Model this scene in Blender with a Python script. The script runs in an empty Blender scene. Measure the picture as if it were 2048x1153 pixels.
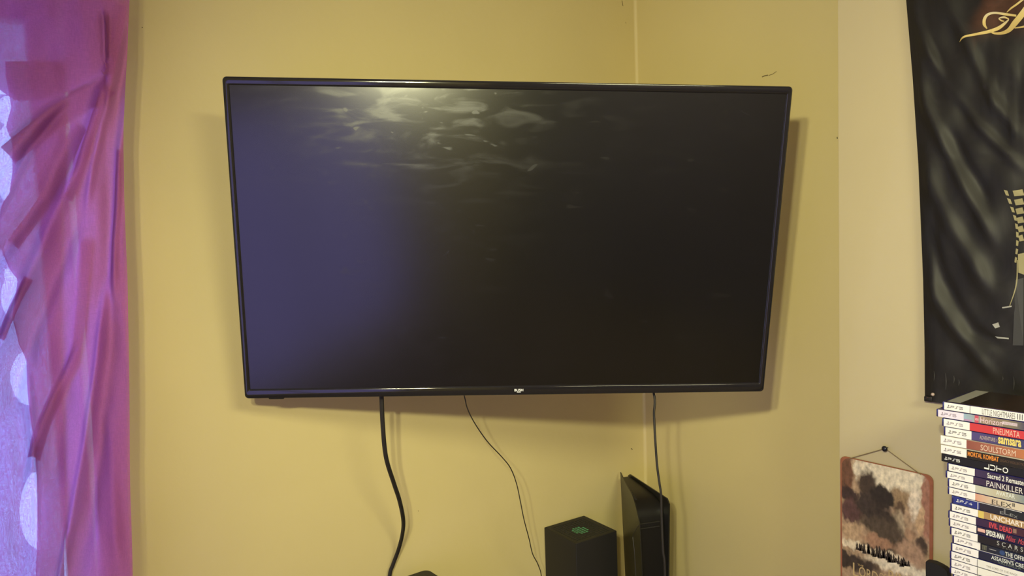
import bpy, bmesh, math, random
import numpy as np
from mathutils import Vector, Matrix

random.seed(7); rng = np.random.default_rng(7)
S = bpy.context.scene
C = S.collection
V = lambda *a: np.array(a, float)

# ------------------------------------------------------------------ camera
ZC = 1.62                                   # camera height above the floor
F = 1493.6; CX, CY = 1024.0, 576.5
RT = V(0.7958, -0.6047, -0.0340); FW = V(0.6034, 0.7944, -0.0690)
pitch, roll, yaw = -0.06903827, -0.03401982, 0.6496026
FW = V(math.sin(yaw)*math.cos(pitch), math.cos(yaw)*math.cos(pitch), math.sin(pitch))
r0 = V(math.cos(yaw), -math.sin(yaw), 0); u0 = np.cross(r0, FW)
RT = r0*math.cos(roll)+u0*math.sin(roll); UP = -r0*math.sin(roll)+u0*math.cos(roll)
CAM = V(0, 0, ZC)

def at(px, py, axis, val):
    """World point where the sight line of a photo pixel meets the plane axis = val (a wall, a cloth, a table top)."""
    d = FW + RT*(px-CX)/F - UP*(py-CY)/F
    return CAM + d*((val-CAM[axis])/d[axis])

cam = bpy.data.cameras.new('camera'); co = bpy.data.objects.new('camera', cam); C.objects.link(co)
cam.sensor_width = 36; cam.lens = F/2048*36; cam.clip_start = .02
co.matrix_world = Matrix(((RT[0], UP[0], -FW[0], CAM[0]), (RT[1], UP[1], -FW[1], CAM[1]), (RT[2], UP[2], -FW[2], CAM[2]), (0, 0, 0, 1)))
S.camera = co

# ------------------------------------------------------------------ world, lamps, exposure
w = bpy.data.worlds.new('sky'); S.world = w; w.use_nodes = True
bg = w.node_tree.nodes['Background']; bg.inputs[0].default_value = (.37, .53, 1, 1); bg.inputs[1].default_value = 6.0
S.view_settings.view_transform = 'Standard'; S.view_settings.look = 'None'
S.view_settings.gamma = 1; S.view_settings.exposure = 0.0; S.view_settings.use_curve_mapping = False

def lamp(name, kind, loc, energy, color, **kw):
    l = bpy.data.lights.new(name, kind); l.energy = energy; l.color = color
    for k, v in kw.items(): setattr(l, k, v)
    o = bpy.data.objects.new(name, l); C.objects.link(o); o.location = loc; return o
# twin bulbs of the hanging lamp just behind the viewer's head
WARM = (.96, .93, .54)
def spot(loc, energy):
    o = lamp('spot_bulb', 'SPOT', loc, energy, WARM, shadow_soft_size=.022, spot_size=math.radians(86), spot_blend=1.0)
    o.rotation_euler = (Vector((1.82, 1.62, 1.34))-Vector(loc)).to_track_quat('-Z', 'Y').to_euler()
spot((-.3137, -.0131, ZC+.280), 68)
spot((-.2133, -.0521, ZC+.297), 68)
# added soft fill light under the ceiling, behind the viewer
cl = lamp('ceiling_fill', 'AREA', (.35, -1.2, 2.42), 74, WARM, shape='DISK', size=.9)

# ------------------------------------------------------------------ materials
def mat(name, col, rough=.6, spec=.5, metal=0, coat=0, sheen=0, bump=None, var=None, emit=None):
    m = bpy.data.materials.new(name); m.use_nodes = True; nt = m.node_tree; b = nt.nodes['Principled BSDF']
    b.inputs['Base Color'].default_value = (*col, 1); b.inputs['Roughness'].default_value = rough
    b.inputs['Specular IOR Level'].default_value = spec; b.inputs['Metallic'].default_value = metal
    b.inputs['Coat Weight'].default_value = coat; b.inputs['Sheen Weight'].default_value = sheen
    tc = nt.nodes.new('ShaderNodeTexCoord')
    if var:      # (scale, amount): gentle mottling of the paint itself
        n = nt.nodes.new('ShaderNodeTexNoise'); n.inputs['Scale'].default_value = var[0]; n.inputs['Detail'].default_value = 5
        nt.links.new(tc.outputs['Object'], n.inputs['Vector'])
        mx = nt.nodes.new('ShaderNodeMix'); mx.data_type = 'RGBA'
        mx.inputs['A'].default_value = (*[c*(1-var[1]) for c in col], 1); mx.inputs['B'].default_value = (*[min(1, c*(1+var[1])) for c in col], 1)
        nt.links.new(n.outputs['Fac'], mx.inputs['Factor']); nt.links.new(mx.outputs['Result'], b.inputs['Base Color'])
    if bump:     # list of (scale, strength, distance)
        prev = None
        for sc, st, ds in bump:
            n = nt.nodes.new('ShaderNodeTexNoise'); n.inputs['Scale'].default_value = sc; n.inputs['Detail'].default_value = 4
            nt.links.new(tc.outputs['Object'], n.inputs['Vector'])
            bp = nt.nodes.new('ShaderNodeBump'); bp.inputs['Strength'].default_value = st; bp.inputs['Distance'].default_value = ds
            nt.links.new(n.outputs['Fac'], bp.inputs['Height'])
            if prev: nt.links.new(prev.outputs['Normal'], bp.inputs['Normal'])
            prev = bp
        nt.links.new(prev.outputs['Normal'], b.inputs['Normal'])
    if emit:
        b.inputs['Emission Color'].default_value = (*emit[0], 1); b.inputs['Emission Strength'].default_value = emit[1]
    return m

def ramp_mat(name, stops, axis=0, noise=0, scale=30, rough=.35):
    """Printed paper whose colours change along one axis of the piece."""
    m = mat(name, stops[0][1], rough); nt = m.node_tree; b = nt.nodes['Principled BSDF']
    tc = nt.nodes.new('ShaderNodeTexCoord'); sx = nt.nodes.new('ShaderNodeSeparateXYZ'); nt.links.new(tc.outputs['Generated'], sx.inputs[0])
    n = nt.nodes.new('ShaderNodeTexNoise'); n.inputs['Scale'].default_value = scale; n.inputs['Detail'].default_value = 4
    nt.links.new(tc.outputs['Object'], n.inputs['Vector'])
    a = nt.nodes.new('ShaderNodeMath'); a.operation = 'MULTIPLY_ADD'; nt.links.new(n.outputs['Fac'], a.inputs[0])
    a.inputs[1].default_value = noise; nt.links.new(sx.outputs[axis], a.inputs[2])
    s = nt.nodes.new('ShaderNodeMath'); s.operation = 'SUBTRACT'; nt.links.new(a.outputs[0], s.inputs[0]); s.inputs[1].default_value = noise*.5
    r = nt.nodes.new('ShaderNodeValToRGB'); nt.links.new(s.outputs[0], r.inputs[0])
    e = r.color_ramp.elements
    while len(e) < len(stops): e.new(.5)
    for k, (p, c) in enumerate(stops): e[k].position = p; e[k].color = (*c, 1)
    nt.links.new(r.outputs[0], b.inputs['Base Color']); return m

def blob_mat(name, base, blobs, warp=.12, wscale=4, rough=.4, fine=.25, across=0):
    """A misty print: soft patches of ink at fixed places of the sheet (Generated x across, z up)."""
    m = mat(name, base, rough); nt = m.node_tree; N = nt.nodes.new; L = nt.links.new; b = nt.nodes['Principled BSDF']
    tc = N('ShaderNodeTexCoord'); n = N('ShaderNodeTexNoise'); n.inputs['Scale'].default_value = wscale; n.inputs['Detail'].default_value = 6
    L(tc.outputs['Generated'], n.inputs['Vector'])
    sb = N('ShaderNodeVectorMath'); sb.operation = 'SUBTRACT'; L(n.outputs['Color'], sb.inputs[0]); sb.inputs[1].default_value = (.5, .5, .5)
    ma = N('ShaderNodeVectorMath'); ma.operation = 'MULTIPLY_ADD'; L(sb.outputs[0], ma.inputs[0]); ma.inputs[1].default_value = (warp*2,)*3; L(tc.outputs['Generated'], ma.inputs[2])
    col = None
    for (cx, cy, rx, ry, c, soft) in blobs:
        d = N('ShaderNodeVectorMath'); d.operation = 'SUBTRACT'; L(ma.outputs[0], d.inputs[0]); d.inputs[1].default_value = (cx, .5, cy) if across == 0 else (.5, cx, cy)
        q = N('ShaderNodeVectorMath'); q.operation = 'MULTIPLY'; L(d.outputs[0], q.inputs[0]); q.inputs[1].default_value = (1/rx, 0, 1/ry) if across == 0 else (0, 1/rx, 1/ry)
        ln = N('ShaderNodeVectorMath'); ln.operation = 'LENGTH'; L(q.outputs[0], ln.inputs[0])
        mr = N('ShaderNodeMapRange'); mr.interpolation_type = 'SMOOTHSTEP'; L(ln.outputs['Value'], mr.inputs['Value'])
        mr.inputs['From Min'].default_value = 1-soft; mr.inputs['From Max'].default_value = 1+soft*.3
        mr.inputs['To Min'].default_value = 1; mr.inputs['To Max'].default_value = 0
        mx = N('ShaderNodeMix'); mx.data_type = 'RGBA'; L(mr.outputs[0], mx.inputs['Factor']); mx.inputs['B'].default_value = (*c, 1)
        if col is None: mx.inputs['A'].default_value = (*base, 1)
        else: L(col, mx.inputs['A'])
        col = mx.outputs['Result']
    n2 = N('ShaderNodeTexNoise'); n2.inputs['Scale'].default_value = 22; n2.inputs['Detail'].default_value = 6; L(tc.outputs['Generated'], n2.inputs['Vector'])
    mm = N('ShaderNodeMapRange'); L(n2.outputs['Fac'], mm.inputs['Value']); mm.inputs['From Min'].default_value = .3; mm.inputs['From Max'].default_value = .7
    mm.inputs['To Min'].default_value = 1-fine; mm.inputs['To Max'].default_value = 1+fine
    vm = N('ShaderNodeVectorMath'); vm.operation = 'SCALE'; L(col, vm.inputs[0]); L(mm.outputs[0], vm.inputs['Scale'])
    L(vm.outputs[0], b.inputs['Base Color']); return m

M = {}
PAINT_BUMP = [(9, .25, .004), (55, .22, .0016), (420, .12, .0006)]
M['paint'] = mat('yellow_cream_paint', (.62, .515, .255), .62, .35, bump=PAINT_BUMP, var=(3.5, .05))
M['paint_breast'] = mat('cream_paint_daylit_tone', (.55, .465, .30), .62, .35, bump=PAINT_BUMP, var=(3.5, .04))  # breast copy of the wall paint, beige daylight cast mixed into the colour
M['paint_rear'] = mat('muted_plum_paint', (.17, .135, .18), .7, bump=PAINT_BUMP)
M['caulk'] = mat('pale_corner_filler', (.64, .53, .28), .55)
M['white_paint'] = mat('white_ceiling_paint', (.78, .76, .72), .8, bump=[(40, .2, .002)])
M['gloss_white'] = mat('white_gloss_trim', (.75, .74, .71), .35)
M['carpet'] = mat('brown_carpet', (.16, .11, .08), .95, var=(60, .3), bump=[(300, .6, .004)])
M['wood'] = mat('dark_wood', (.07, .045, .03), .5, var=(12, .3))
M['black_gloss'] = mat('black_gloss_plastic', (.010, .009, .010), .12, .5)
M['bezel'] = mat('black_bezel', (.011, .010, .012), .085, .5)
M['black_matte'] = mat('black_matte_plastic', (.020, .018, .017), .5, .4, bump=[(900, .08, .0003)])
M['console_matte'] = mat('black_console_casing', (.017, .0155, .0155), .55, .35, bump=[(900, .06, .0003)])
M['core'] = mat('satin_black_core', (.010, .009, .009), .34, .30)
M['plate'] = mat('satin_black_plate', (.016, .015, .013), .33, .5)
M['hole'] = mat('vent_hole_black', (.004, .004, .004), .7)
M['hole_green'] = mat('vent_hole_green', (.055, .22, .11), .6)
M['cable'] = mat('black_cable_rubber', (.012, .009, .009), .6)
M['seam'] = mat('satin_seam', (.09, .085, .08), .35)
M['white_ink'] = mat('white_ink', (.85, .85, .88), .5)
M['pin'] = mat('dark_pin_head', (.012, .012, .02), .25)
M['string'] = mat('twisted_string', (.22, .16, .08), .8)

# ------------------------------------------------------------------ helpers
def obj(name, verts, faces, m, parent=None, smooth=False, mats=None, fm=None):
    me = bpy.data.meshes.new(name); me.from_pydata([tuple(map(float, v)) for v in verts], [], [tuple(map(int, f)) for f in faces]); me.update()
    o = bpy.data.objects.new(name, me); C.objects.link(o)
    for mm in (mats or [m]): me.materials.append(mm)
    if fm is not None: me.polygons.foreach_set('material_index', np.asarray(fm, np.int32))
    if smooth: me.polygons.foreach_set('use_smooth', np.ones(len(me.polygons), bool))
    if parent: o.parent = parent
    return o
def bmobj(name, bm, m, parent=None, smooth=False):
    me = bpy.data.meshes.new(name); bm.to_mesh(me); bm.free(); me.materials.append(m)
    if smooth:
        me.polygons.foreach_set('use_smooth', np.ones(len(me.polygons), bool))
        try: me.set_sharp_from_angle(angle=math.radians(35))
        except Exception: pass
    o = bpy.data.objects.new(name, me); C.objects.link(o)
    if parent: o.parent = parent
    return o
def box(name, lo, hi, m, parent=None, bevel=0, seg=2):
    bm = bmesh.new(); bmesh.ops.create_cube(bm, size=1)
    lo, hi = np.array(lo, float), np.array(hi, float)
    for v in bm.verts: v.co = Vector((lo+hi)/2 + (hi-lo)*np.array(v.co))
    if bevel: bmesh.ops.bevel(bm, geom=bm.edges[:], offset=bevel, segments=seg, affect='EDGES', profile=.5, clamp_overlap=True)
    return bmobj(name, bm, m, parent, smooth=bool(bevel))
def empty(name, loc, rz=0, label=None, cat=None, group=None, matrix=None):
    o = bpy.data.objects.new(name, None); C.objects.link(o); o.empty_display_size = .05
    if matrix is not None: o.matrix_world = matrix
    else: o.location = loc; o.rotation_euler = (0, 0, rz)
    return tag(o, label, cat, group)
def tag(o, label=None, cat=None, group=None, kind=None):
    if label: o['label'] = label
    if cat: o['category'] = cat
    if group: o['group'] = group
    if kind: o['kind'] = kind
    return o
def struct(o): o['kind'] = 'structure'; return o
def rrect(l, r, b, t, rad, seg=5):
    P = []
    for (cx, cz, a0) in ((r-rad, t-rad, 0), (l+rad, t-rad, 90), (l+rad, b+rad, 180), (r-rad, b+rad, 270)):
        for k in range(seg+1):
            a = math.radians(a0+90*k/seg); P.append((cx+rad*math.cos(a), cz+rad*math.sin(a)))
    return P
def loops(name, L, m, parent=None, cap0=False, cap1=False, smooth=True):
    """Bridge closed loops of equal length into one skin."""
    n = len(L[0]); vs = [p for l in L for p in l]; fs = []
    for k in range(len(L)-1):
        for i in range(n):
            j = (i+1) % n; fs.append((k*n+i, k*n+j, (k+1)*n+j, (k+1)*n+i))
    bm = bmesh.new(); bv = [bm.verts.new(tuple(map(float, p))) for p in vs]
    for f in fs: bm.faces.new([bv[i] for i in f])
    if cap0: bm.faces.new([bv[i] for i in range(n)][::-1])
    if cap1: bm.faces.new([bv[(len(L)-1)*n+i] for i in range(n)])
    bmesh.ops.recalc_face_normals(bm, faces=bm.faces)
    return bmobj(name, bm, m, parent, smooth)
def catmull(P, k=8):
    P = [np.array(p, float) for p in P]; Q = [2*P[0]-P[1]]+P+[2*P[-1]-P[-2]]; out = []
    for i in range(1, len(Q)-2):
        for j in range(k):
            t = j/k; a, b, c, d = Q[i-1], Q[i], Q[i+1], Q[i+2]
            out.append(.5*((2*b)+(-a+c)*t+(2*a-5*b+4*c-d)*t*t+(-a+3*b-3*c+d)*t**3))
    out.append(P[-1]); return out
def tube(name, P, rad, m, parent=None, k=8, n=10):
    P = catmull(P, k) if k else [np.array(p, float) for p in P]; L = []; ref = V(.3, .9, .1)
    for i, p in enumerate(P):
        t = P[min(i+1, len(P)-1)]-P[max(i-1, 0)]; t /= np.linalg.norm(t)
        a = np.cross(t, ref); a /= np.linalg.norm(a); b = np.cross(t, a)
        L.append([p+rad*(math.cos(q)*a+math.sin(q)*b) for q in np.linspace(0, 2*math.pi, n, endpoint=False)])
    return loops(name, L, m, parent, True, True)
def ribbon2d(P, wd):
    """Flat stroke through 2-D points; wd a number or one width per point. Returns verts, faces."""
    P = [np.array(p, float) for p in P]; vs, fs = [], []
    for i, p in enumerate(P):
        t = P[min(i+1, len(P)-1)]-P[max(i-1, 0)]; t /= (np.linalg.norm(t)+1e-9); nn = np.array([-t[1], t[0]])
        h = (wd[i] if hasattr(wd, '__len__') else wd)/2; vs += [p+nn*h, p-nn*h]
    for i in range(len(P)-1): fs.append((2*i, 2*i+1, 2*i+3, 2*i+2))
    return vs, fs
def flat(name, polys, m, parent, place):
    """Printed flat shapes: polys of 2-D points, put into 3-D by place(u, v)."""
    vs, fs = [], []
    for p in polys:
        fs.append(tuple(range(len(vs), len(vs)+len(p)))); vs += [place(*q) for q in p]
    return obj(name, vs, fs, m, parent)
def text(name, body, x0, x1, z0, z1, y, m, parent, italic=0, bold=0, rot=False, space=1):
    """Lettering printed on a local XZ plane facing -Y, stretched into the box x0..x1, z0..z1."""
    cu = bpy.data.curves.new(name, 'FONT'); cu.body = body; cu.shear = italic; cu.offset = bold; cu.space_character = space; cu.resolution_u = 3
    to = bpy.data.objects.new(name, cu); C.objects.link(to)
    me = bpy.data.meshes.new_from_object(to.evaluated_get(bpy.context.evaluated_depsgraph_get()))
    bpy.data.objects.remove(to); bpy.data.curves.remove(cu); me.name = name
    n = len(me.vertices); a = np.zeros(n*3); me.vertices.foreach_get('co', a); a = a.reshape(-1, 3)
    if rot: a[:, [0, 1]] = np.stack([-a[:, 1], a[:, 0]], 1)
    mn, mx = a.min(0), a.max(0); s = np.maximum(mx-mn, 1e-6); q = (a-mn)/s
    b = np.stack([x0+q[:, 0]*(x1-x0), np.full(n, y), z0+q[:, 1]*(z1-z0)], 1)
    me.vertices.foreach_set('co', b.ravel()); me.update(); me.materials.clear(); me.materials.append(m)
    o = bpy.data.objects.new(name, me); C.objects.link(o); o.parent = parent; return o

# ------------------------------------------------------------------ the room
YL, XR, XB, YE = 1.6767, 1.8024, 1.5848, .8831       # left wall, alcove wall, chimney breast face and its edge
X0, Y0, ZT = -1.0, -2.1, 2.47
WX0, WX1, WZ0, WZ1 = -.90, at(98, 700, 1, YL+.145)[0]+.05, .86, at(85, 50, 1, YL+.145)[2]+.05     # window behind the purple cloth
def wall_with_hole(name, m, lo, hi, h0, h1, plane, thick):
    """Wall in x (plane y) or in y (plane x) with one opening; lo, hi, h0, h1 = (along, z)."""
    T = (lambda a, z, d: (a, plane+d, z)) if thick[0] == 'y' else (lambda a, z, d: (plane+d, a, z)); D = thick[1]
    o4 = [(lo[0], lo[1]), (hi[0], lo[1]), (hi[0], hi[1]), (lo[0], hi[1])]; i4 = [(h0[0], h0[1]), (h1[0], h0[1]), (h1[0], h1[1]), (h0[0], h1[1])]
    vs = [T(*p, 0) for p in o4]+[T(*p, 0) for p in i4]+[T(*p, D) for p in o4]+[T(*p, D) for p in i4]; fs = []
    for k in range(4):
        j = (k+1) % 4; fs += [(k, j, 4+j, 4+k), (8+j, 8+k, 12+k, 12+j), (4+k, 4+j, 12+j, 12+k), (j, k, 8+k, 8+j)]
    bm = bmesh.new(); bv = [bm.verts.new(v) for v in vs]
    for f in fs: bm.faces.new([bv[i] for i in f])
    bmesh.ops.recalc_face_normals(bm, faces=bm.faces)
    return struct(bmobj(name, bm, m))
wl = wall_with_hole('wall_left', M['paint'], (X0-.2, 0), (XR, ZT), (WX0, WZ0), (WX1, WZ1), YL, ('y', .24))
wr = struct(box('wall_right', (XR, YE-.5, 0), (XR+.2, YL+.24, ZT), M['paint']))
wc = struct(box('wall_chimney', (XB, Y0, 0), (XR, YE, ZT), M['paint_breast'], bevel=.004, seg=2))
struct(box('wall_rear', (X0-.2, Y0-.2, 0), (XR+.2, Y0, ZT), M['paint_rear']))
W2 = (-1.05, .62, .12, 1.62)
wall_with_hole('wall_side', M['paint'], (Y0, 0), (YL, ZT), (W2[0], W2[2]), (W2[1], W2[3]), X0, ('x', -.2))
struct(box('floor', (X0-.2, Y0-.2, -.12), (XR+.2, YL+.24, 0), M['carpet']))
struct(box('ceiling', (X0-.2, Y0-.2, ZT), (XR+.2, YL+.24, ZT+.12), M['white_paint']))
struct(box('baseboard_left', (X0, YL-.016, 0), (XR, YL, .12), M['gloss_white'], bevel=.004))
struct(box('baseboard_right', (XR-.016, YE, 0), (XR, YL-.016, .12), M['gloss_white'], bevel=.004))
struct(box('baseboard_chimney', (XB-.016, Y0, 0), (XB, YE, .12), M['gloss_white'], bevel=.004))
# bead of filler that rounds the inner corner of the alcove
b_ = [(XR-.010*(1-math.sin(a)), YL-.006*(1-math.cos(a))) for a in np.linspace(0, math.pi/2, 6)]
prof = [(XR, YL)]+[(XR-.008*(1-math.sin(a)), YL-.008*(1-math.cos(a))) for a in np.linspace(0, math.pi/2, 6)]
struct(loops('trim_1', [[(x, y, z) for x, y in prof] for z in (.121, ZT-.001)], M['caulk'], None, True, True))

def pane_material(tint=(.95, .97, .97)):
    m = bpy.data.materials.new('window_glass'); m.use_nodes = True; nt = m.node_tree; nt.nodes.clear(); N = nt.nodes.new
    o = N('ShaderNodeOutputMaterial'); mx = N('ShaderNodeMixShader'); t = N('ShaderNodeBsdfTransparent'); g = N('ShaderNodeBsdfGlossy'); fr = N('ShaderNodeFresnel')
    t.inputs[0].default_value = (*tint, 1); g.inputs['Roughness'].default_value = .02; ge = N('ShaderNodeNewGeometry'); mr = N('ShaderNodeMapRange'); mr.inputs['To Min'].default_value = 1.45; mr.inputs['To Max'].default_value = 1/1.45
    nt.links.new(ge.outputs['Backfacing'], mr.inputs['Value']); nt.links.new(mr.outputs[0], fr.inputs[0])
    nt.links.new(fr.outputs[0], mx.inputs[0]); nt.links.new(t.outputs[0], mx.inputs[1]); nt.links.new(g.outputs[0], mx.inputs[2]); nt.links.new(mx.outputs[0], o.inputs[0]); return m
M['glass'] = pane_material()
def window(name, a0, a1, z0, z1, d, conv, bars, tint=None):
    gm = pane_material(tint) if tint else M['glass']
    root = empty(name, conv((a0+a1)/2, d, z0)); struct(root); inv = Vector(root.location)
    def bx(n, alo, ahi, zlo, zhi, dl, dh, m, bev=0):
        p, q = np.array(conv(alo, dl, zlo)), np.array(conv(ahi, dh, zhi)); lo, hi = np.minimum(p, q)-np.array(inv), np.maximum(p, q)-np.array(inv)
        return box(n, lo, hi, m, root, bev)
    t = .05
    bx('frame_side', a0, a0+t, z0, z1, d, d+.05, M['gloss_white'], .004); bx('frame_side', a1-t, a1, z0, z1, d, d+.05, M['gloss_white'], .004)
    bx('frame_rail', a0+t, a1-t, z0, z0+t, d, d+.05, M['gloss_white'], .004); bx('frame_rail', a0+t, a1-t, z1-t, z1, d, d+.05, M['gloss_white'], .004)
    for b in bars: bx('glazing_bar', b-.015, b+.015, z0+t, z1-t, d+.005, d+.045, M['gloss_white'], .003)
    e = [a0+t]+[q for b in bars for q in (b-.015, b+.015)]+[a1-t]
    for k in range(0, len(e), 2): bx('pane', e[k], e[k+1], z0+t, z1-t, d+.022, d+.027, gm)
    return root
window('window_1', WX0, WX1, WZ0, WZ1, .12, lambda a, d, z: (a, YL+d, z), [-.56, -.22])
window('added_window', W2[0], W2[1], W2[2], W2[3], .10, lambda a, d, z: (X0-d, a, z), [-.2], (.74, .57, .665))  # added unseen window; its blue daylight hazes the television screen

# ------------------------------------------------------------------ scuffs on the paint (children of the walls)
M['scuff'] = mat('dark_scuff', (.16, .12, .05), .8); M['scuff_dark'] = mat('wall_nick', (.02, .015, .01), .8)
def scuff(pts, wd, axis, val, wall, m):
    P = [at(px, py, axis, val-.0006) for px, py in pts]
    vs, fs = ribbon2d([(p[1-axis], p[2]) for p in P], wd)
    vv = [((a, val-.0006, z) if axis == 1 else (val-.0006, a, z)) for a, z in vs]
    obj('scuff_mark', vv, fs, m, wall)
scuff([(1524, 154), (1530, 151.5), (1536, 150.5)], .0028, 0, XR, wr, M['scuff'])
scuff([(1537, 151), (1545, 148.5), (1553, 143)], .0016, 0, XR, wr, M['scuff'])
scuff([(1244, 1), (1246, 12)], .0025, 1, YL, wl, M['scuff'])
scuff([(1251, 44), (1252, 47)], .0015, 1, YL, wl, M['scuff'])
scuff([(1262, 897.5), (1264, 899), (1265, 900)], .0022, 1, YL, wl, M['scuff_dark'])
scuff([(284, 54), (285, 56)], .0020, 1, YL, wl, M['scuff'])
scuff([(836, 1022), (837, 1023.5)], .0015, 1, YL, wl, M['scuff'])
scuff([(1674.2, 274), (1674.6, 278)], .002, 0, XR, wr, M['scuff_dark'])

# ------------------------------------------------------------------ purple cloth over the window
def cloth_mat(name, col, trans, clear):
    m = bpy.data.materials.new(name); m.use_nodes = True; nt = m.node_tree; nt.nodes.clear(); N = nt.nodes.new; L = nt.links.new
    o = N('ShaderNodeOutputMaterial'); d = N('ShaderNodeBsdfDiffuse'); t = N('ShaderNodeBsdfTranslucent'); c = N('ShaderNodeBsdfTransparent')
    d.inputs[0].default_value = (*col, 1); t.inputs[0].default_value = (*trans, 1); c.inputs[0].default_value = (.74, .88, 1, 1)
    tc = N('ShaderNodeTexCoord'); hs = []
    for sc in ((900, 900, 60), (60, 900, 900)):
        mp = N('ShaderNodeMapping'); mp.inputs['Scale'].default_value = sc; L(tc.outputs['Object'], mp.inputs['Vector'])
        n = N('ShaderNodeTexNoise'); n.inputs['Scale'].default_value = 1; n.inputs['Detail'].default_value = 2; L(mp.outputs[0], n.inputs['Vector']); hs.append(n)
    ad = N('ShaderNodeMath'); ad.operation = 'ADD'; L(hs[0].outputs['Fac'], ad.inputs[0]); L(hs[1].outputs['Fac'], ad.inputs[1])
    n3 = N('ShaderNodeTexNoise'); n3.inputs['Scale'].default_value = 26; n3.inputs['Detail'].default_value = 5; n3.inputs['Distortion'].default_value = .6; L(tc.outputs['Object'], n3.inputs['Vector'])
    bp = N('ShaderNodeBump'); bp.inputs['Strength'].default_value = .25; bp.inputs['Distance'].default_value = .001; L(ad.outputs[0], bp.inputs['Height'])
    b2 = N('ShaderNodeBump'); b2.inputs['Strength'].default_value = .18; b2.inputs['Distance'].default_value = .006; L(n3.outputs['Fac'], b2.inputs['Height']); L(bp.outputs['Normal'], b2.inputs['Normal'])
    L(b2.outputs['Normal'], d.inputs['Normal']); L(b2.outputs['Normal'], t.inputs['Normal'])
    mr = N('ShaderNodeMapRange'); L(ad.outputs[0], mr.inputs['Value']); mr.inputs['From Min'].default_value = .7; mr.inputs['From Max'].default_value = 1.3
    mr.inputs['To Min'].default_value = clear*.4; mr.inputs['To Max'].default_value = clear*1.7
    a = N('ShaderNodeMixShader'); a.inputs[0].default_value = .5; L(d.outputs[0], a.inputs[1]); L(t.outputs[0], a.inputs[2])
    b = N('ShaderNodeMixShader'); L(mr.outputs[0], b.inputs[0]); L(a.outputs[0], b.inputs[1]); L(c.outputs[0], b.inputs[2]); L(b.outputs[0], o.inputs[0]); return m
M['cloth'] = cloth_mat('mauve_cotton', (.68, .205, .43), (.33, .105, .37), .145)
M['cloth_sheer'] = cloth_mat('mauve_dimming_sheer', (.45, .25, .45), (.30, .22, .55), .42)
YC = 1.545
def seg_dist(X, Y, P):
    """Signed distance to a polyline (positive to its right going down) and the parameter along it."""
    best = np.full(X.shape, 1e9); sg = np.zeros(X.shape); tt = np.zeros(X.shape); n = len(P)-1
    for k in range(n):
        a, b = np.array(P[k], float), np.array(P[k+1], float); d = b-a; L2 = d@d
        t = np.clip(((X-a[0])*d[0]+(Y-a[1])*d[1])/L2, 0, 1); qx, qy = X-(a[0]+t*d[0]), Y-(a[1]+t*d[1]); r = np.hypot(qx, qy)
        s = np.sign(-(d[0]*qy-d[1]*qx)); m = r < best; best[m] = r[m]; sg[m] = s[m]; tt[m] = (k+t[m])/n
    return best*sg, tt
FOLD = [   # polyline in photo pixels, height towards the room (mm), half-width (px)
    ([(246, 10), (223, 136), (184, 252), (160, 330), (116, 417), (58, 558), (20, 660), (-20, 760)], -13, 15),
    ([(252, 40), (232, 150), (205, 250), (186, 330), (170, 430)], -7, 7),
    ([(258, 10), (240, 160), (222, 300), (215, 480), (214, 640)], 9, 16),
    ([(243, 243), (236, 380), (228, 485), (226, 600)], -8, 8),
    ([(211, 560), (196, 714), (175, 869), (149, 1023), (124, 1153), (115, 1250)], -12, 8),
    ([(225, 600), (212, 740), (200, 870), (180, 1000), (160, 1153)], 9, 18),
    ([(146, 252), (87, 388), (19, 485), (-40, 560)], 9, 16),
    ([(136, 209), (58, 301), (0, 417), (-60, 500)], -7, 8),
    ([(120, 200), (60, 262), (0, 335), (-60, 400)], 8, 14),
    ([(160, 420), (130, 500), (90, 600), (40, 740), (0, 860)], 9, 18),
    ([(57, 560), (30, 620), (0, 690), (-40, 760)], -9, 9),
    ([(154, 694), (120, 770), (87, 848), (67, 920), (50, 1000)], -9, 10),
    ([(125, 560), (124, 700), (118, 850), (98, 1000)], 7, 22),
    ([(51, 700), (63, 840), (70, 960), (76, 1100)], -6, 7),
    ([(30, 730), (40, 860), (40, 1000), (46, 1153)], 5, 18),
    ([(206, 800), (222, 900), (230, 1000), (238, 1153)], -6, 14),
    ([(204, 20), (206, 60), (207, 100), (210, 132)], 8, 4),
    ([(213, 20), (216, 70), (217, 120)], -9, 4),
    ([(140, 40), (60, 130), (0, 180)], 4, 30),
    ([(110, 10), (40, 45), (-20, 70)], -4, 24),
]
HEM = [(204, 150), (180, 168), (146, 183), (110, 208), (73, 236), (36, 264), (0, 293), (-60, 330), (-200, 400)]
def cloth_point(px, py):
    X, Y = np.asarray(px, float), np.asarray(py, float); h = np.zeros(X.shape)
    for P, a, wd in FOLD:
        s, t = seg_dist(X, Y, P); g = np.exp(-(s/wd)**2); en = np.clip(np.minimum(t, 1-t)*6+.15, 0, 1)
        h += 1.7*a*g*en
    s, t = seg_dist(X, Y, HEM)               # the turned-down top layer stands proud of the rest
    en = np.clip((1-t)*2.5, 0, 1)*np.where(X > 206, np.exp(-((X-206)/10)**2), 1)
    h += 17*en*(1/(1+np.exp(-(s)/2.2)))*np.exp(-np.clip(s, 0, 400)/150)
    h += 2.2*np.sin(X/17+Y/61)+1.5*np.sin(X/9-Y/40)
    h += 8*np.sin((Y-200)/260)
    pts = np.zeros(X.shape+(3,))
    for idx in np.ndindex(X.shape):
        p = at(X[idx], Y[idx], 1, YC); pts[idx] = p+V(0, -h[idx]*.001, 0)
    return pts
def edge_x(py): return np.interp(py, [-200, 0, 90, 240, 400, 560, 800, 1000, 1153, 1400], [262, 260, 254, 246.5, 247.5, 253.5, 257.5, 261, 266, 268])
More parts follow.
